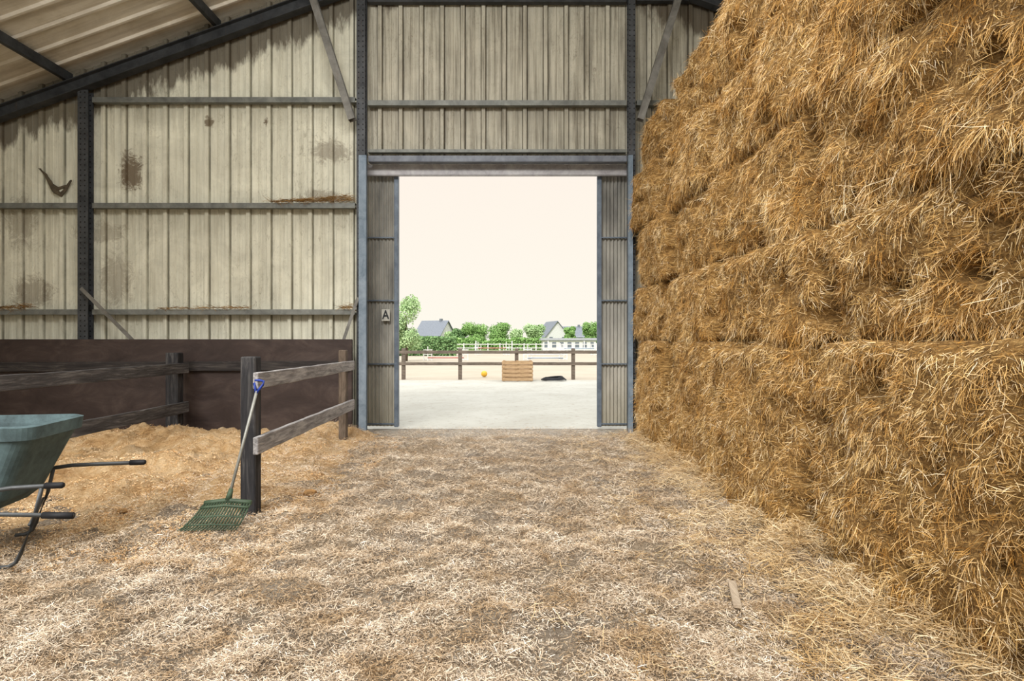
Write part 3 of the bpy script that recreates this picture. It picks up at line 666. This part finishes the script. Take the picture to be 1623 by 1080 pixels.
house(13.2,130,5,6,2.4,4.4,"white house with grey roof beside the stable",0,'x')
e=empty('stable_building',(8.6,92,0)); tag(e,"long low pale building with flat grey roof","building")
box('building_wall',(-4,-2,0),(4,2,1.5),m_white,0.03,e); box('roof',(-4.3,-2.3,1.5),(4.3,2.3,1.85),m_lowroof,0.03,e)
for k in range(-3,4): box('opening',(k*1.15-0.3,-2.05,0.35),(k*1.15+0.3,-1.98,1.25),m_glass,0.01,e)
def tree(x,y,h,w,mat,lab,n=7000,ls=0.2,zlow=0.08,name='tree',trunk=True):
    e=empty(name,(x,y,0)); tag(e,lab,name)
    if trunk: tube('trunk',[(0,0,0),(0.05,0,h*0.3),(-0.05,0.05,h*0.6)],[0.25*w/5,0.2*w/5,0.08*w/5],m_trunk,8,e)
    k=14; cx=rng.uniform(-0.32,0.32,k)*w; cy=rng.uniform(-0.3,0.3,k)*w; cz=h*(zlow+(1-zlow)*rng.uniform(0.15,0.74,k)); rr=w*rng.uniform(0.18,0.30,k)
    i=rng.integers(0,k,n); dirs=norm(rng.normal(0,1,(n,3))); rad=rr[i]*rng.uniform(0.5,1.05,n)
    P=np.stack([cx[i],cy[i],cz[i]],1)+dirs*rad[:,None]*np.array([1,1,min(1.0,h*0.45/w*1.6)])
    P[:,2]=np.clip(P[:,2],h*zlow*0.6+0.1,h)
    V,F=strands(P,rng.normal(0,1,(n,3)),norm(dirs+rng.normal(0,0.3,(n,3))),np.full(n,ls)*rng.uniform(0.6,1.4,n),np.full(n,ls*0.8),0.3,0.3)
    quads_obj('foliage',V,F,[mat],parent=e)
tree(-7.75,44,5.6,2.6,m_leaf2,"tall pale-green willow-like tree beside the arena",8000,0.11,0.1)
tree(-6.2,108,5.6,5.4,m_leaf,"broad round bright-green tree beyond the arena")
tree(-2.0,114.5,5.4,4.8,m_leaf,"broad round bright-green tree beyond the arena")
tree(0.9,107,3.9,2.8,m_leaf2,"small light-green tree beyond the arena")
tree(4.2,110,5.0,3.8,m_leaf2,"light-green tree beside the white house")
tree(-9.8,112.5,4.8,3.4,m_leaf3,"dark green tree near the slate-roofed house")
tree(-11.8,117,4.2,2.4,m_leaf2,"light-green tree near the slate-roofed house")
tree(11.0,113,5.0,2.2,m_leaf,"green tree behind the low building"); tree(14.8,112,5.6,3.6,m_leaf,"green tree behind the low building")
tree(18.6,118,5.2,3.4,m_leaf2,"light-green tree behind the low building"); tree(-22.5,116,5.2,4.5,m_leaf,"green tree behind the hedge")
def hedge(x0,x1,y,h,mat,n,ls,lab):
    e=empty('hedge',((x0+x1)/2,y,0)); tag(e,lab,"hedge"); w=x1-x0
    P=np.stack([rng.uniform(-w/2,w/2,n),rng.uniform(-0.8,0.8,n),rng.random(n)],1)
    top=np.array([h*(0.85+0.3*mnoise.noise((p*0.35,y,0))) for p in P[:,0]]); P[:,2]*=top
    V,F=strands(P,rng.normal(0,1,(n,3)),norm(rng.normal(0,1,(n,3))+np.array([0,-1,0.6])),np.full(n,ls),np.full(n,ls*0.8),0.2,0.3)
    quads_obj('foliage',V,F,[mat],parent=e)
hedge(-11.5,-5.6,60,2.2,m_leaf3,9000,0.15,"dense dark green hedge beside the arena")
hedge(-24,24,100,2.1,m_leaf,14000,0.28,"long green hedge behind the white fence")

# ---------------------------------------------------------------- light
w=bpy.data.worlds.new('overcast_sky'); SC.world=w; w.use_nodes=True; t=w.node_tree; bg=t.nodes['Background']
tcn=t.nodes.new('ShaderNodeTexCoord'); sp=t.nodes.new('ShaderNodeSeparateXYZ'); t.links.new(tcn.outputs['Generated'],sp.inputs[0])
rp=t.nodes.new('ShaderNodeValToRGB'); t.links.new(sp.outputs[2],rp.inputs[0])
els=rp.color_ramp.elements; els[0].position=0.0; els[0].color=(1.0,0.96,0.85,1); els[1].position=0.30; els[1].color=(1.0,0.90,0.80,1)
a=els.new(0.45); a.color=(0.98,0.98,1.0,1)
t.links.new(rp.outputs[0],bg.inputs['Color'])
mr=t.nodes.new('ShaderNodeMapRange'); mr.inputs[1].default_value=0.33; mr.inputs[2].default_value=0.8; mr.inputs[3].default_value=1.0; mr.inputs[4].default_value=3.0
t.links.new(sp.outputs[2],mr.inputs[0]); t.links.new(mr.outputs[0],bg.inputs['Strength'])
sun=bpy.data.lights.new('sun','SUN'); sun.energy=3.0; sun.angle=math.radians(24); sun.color=(1,0.97,0.93)
so=bpy.data.objects.new('sun',sun); COL.objects.link(so); so.rotation_euler=(math.radians(54),0,math.radians(-20))
def area(loc,tgt,sx,sy,en,col):
    a=bpy.data.lights.new('added_fill_light','AREA'); a.shape='RECTANGLE'; a.size=sx; a.size_y=sy; a.energy=en; a.color=col
    o=bpy.data.objects.new('added_fill_light',a); COL.objects.link(o); o.location=loc; o.rotation_euler=(Vector(tgt)-Vector(loc)).to_track_quat('-Z','Y').to_euler()
area((-1.5,3.2,6.6),(-0.3,9.0,0.6),5,1.2,380,(1.0,0.99,0.98))  # unseen area light added under the roof to brighten the interior

cam=bpy.data.cameras.new('camera'); cam.sensor_width=36; cam.lens=36*953/1623; cam.clip_end=2000
co=bpy.data.objects.new('camera',cam); COL.objects.link(co); co.location=(0,0,1.5); co.rotation_euler=(math.pi/2,0,0)
SC.camera=co
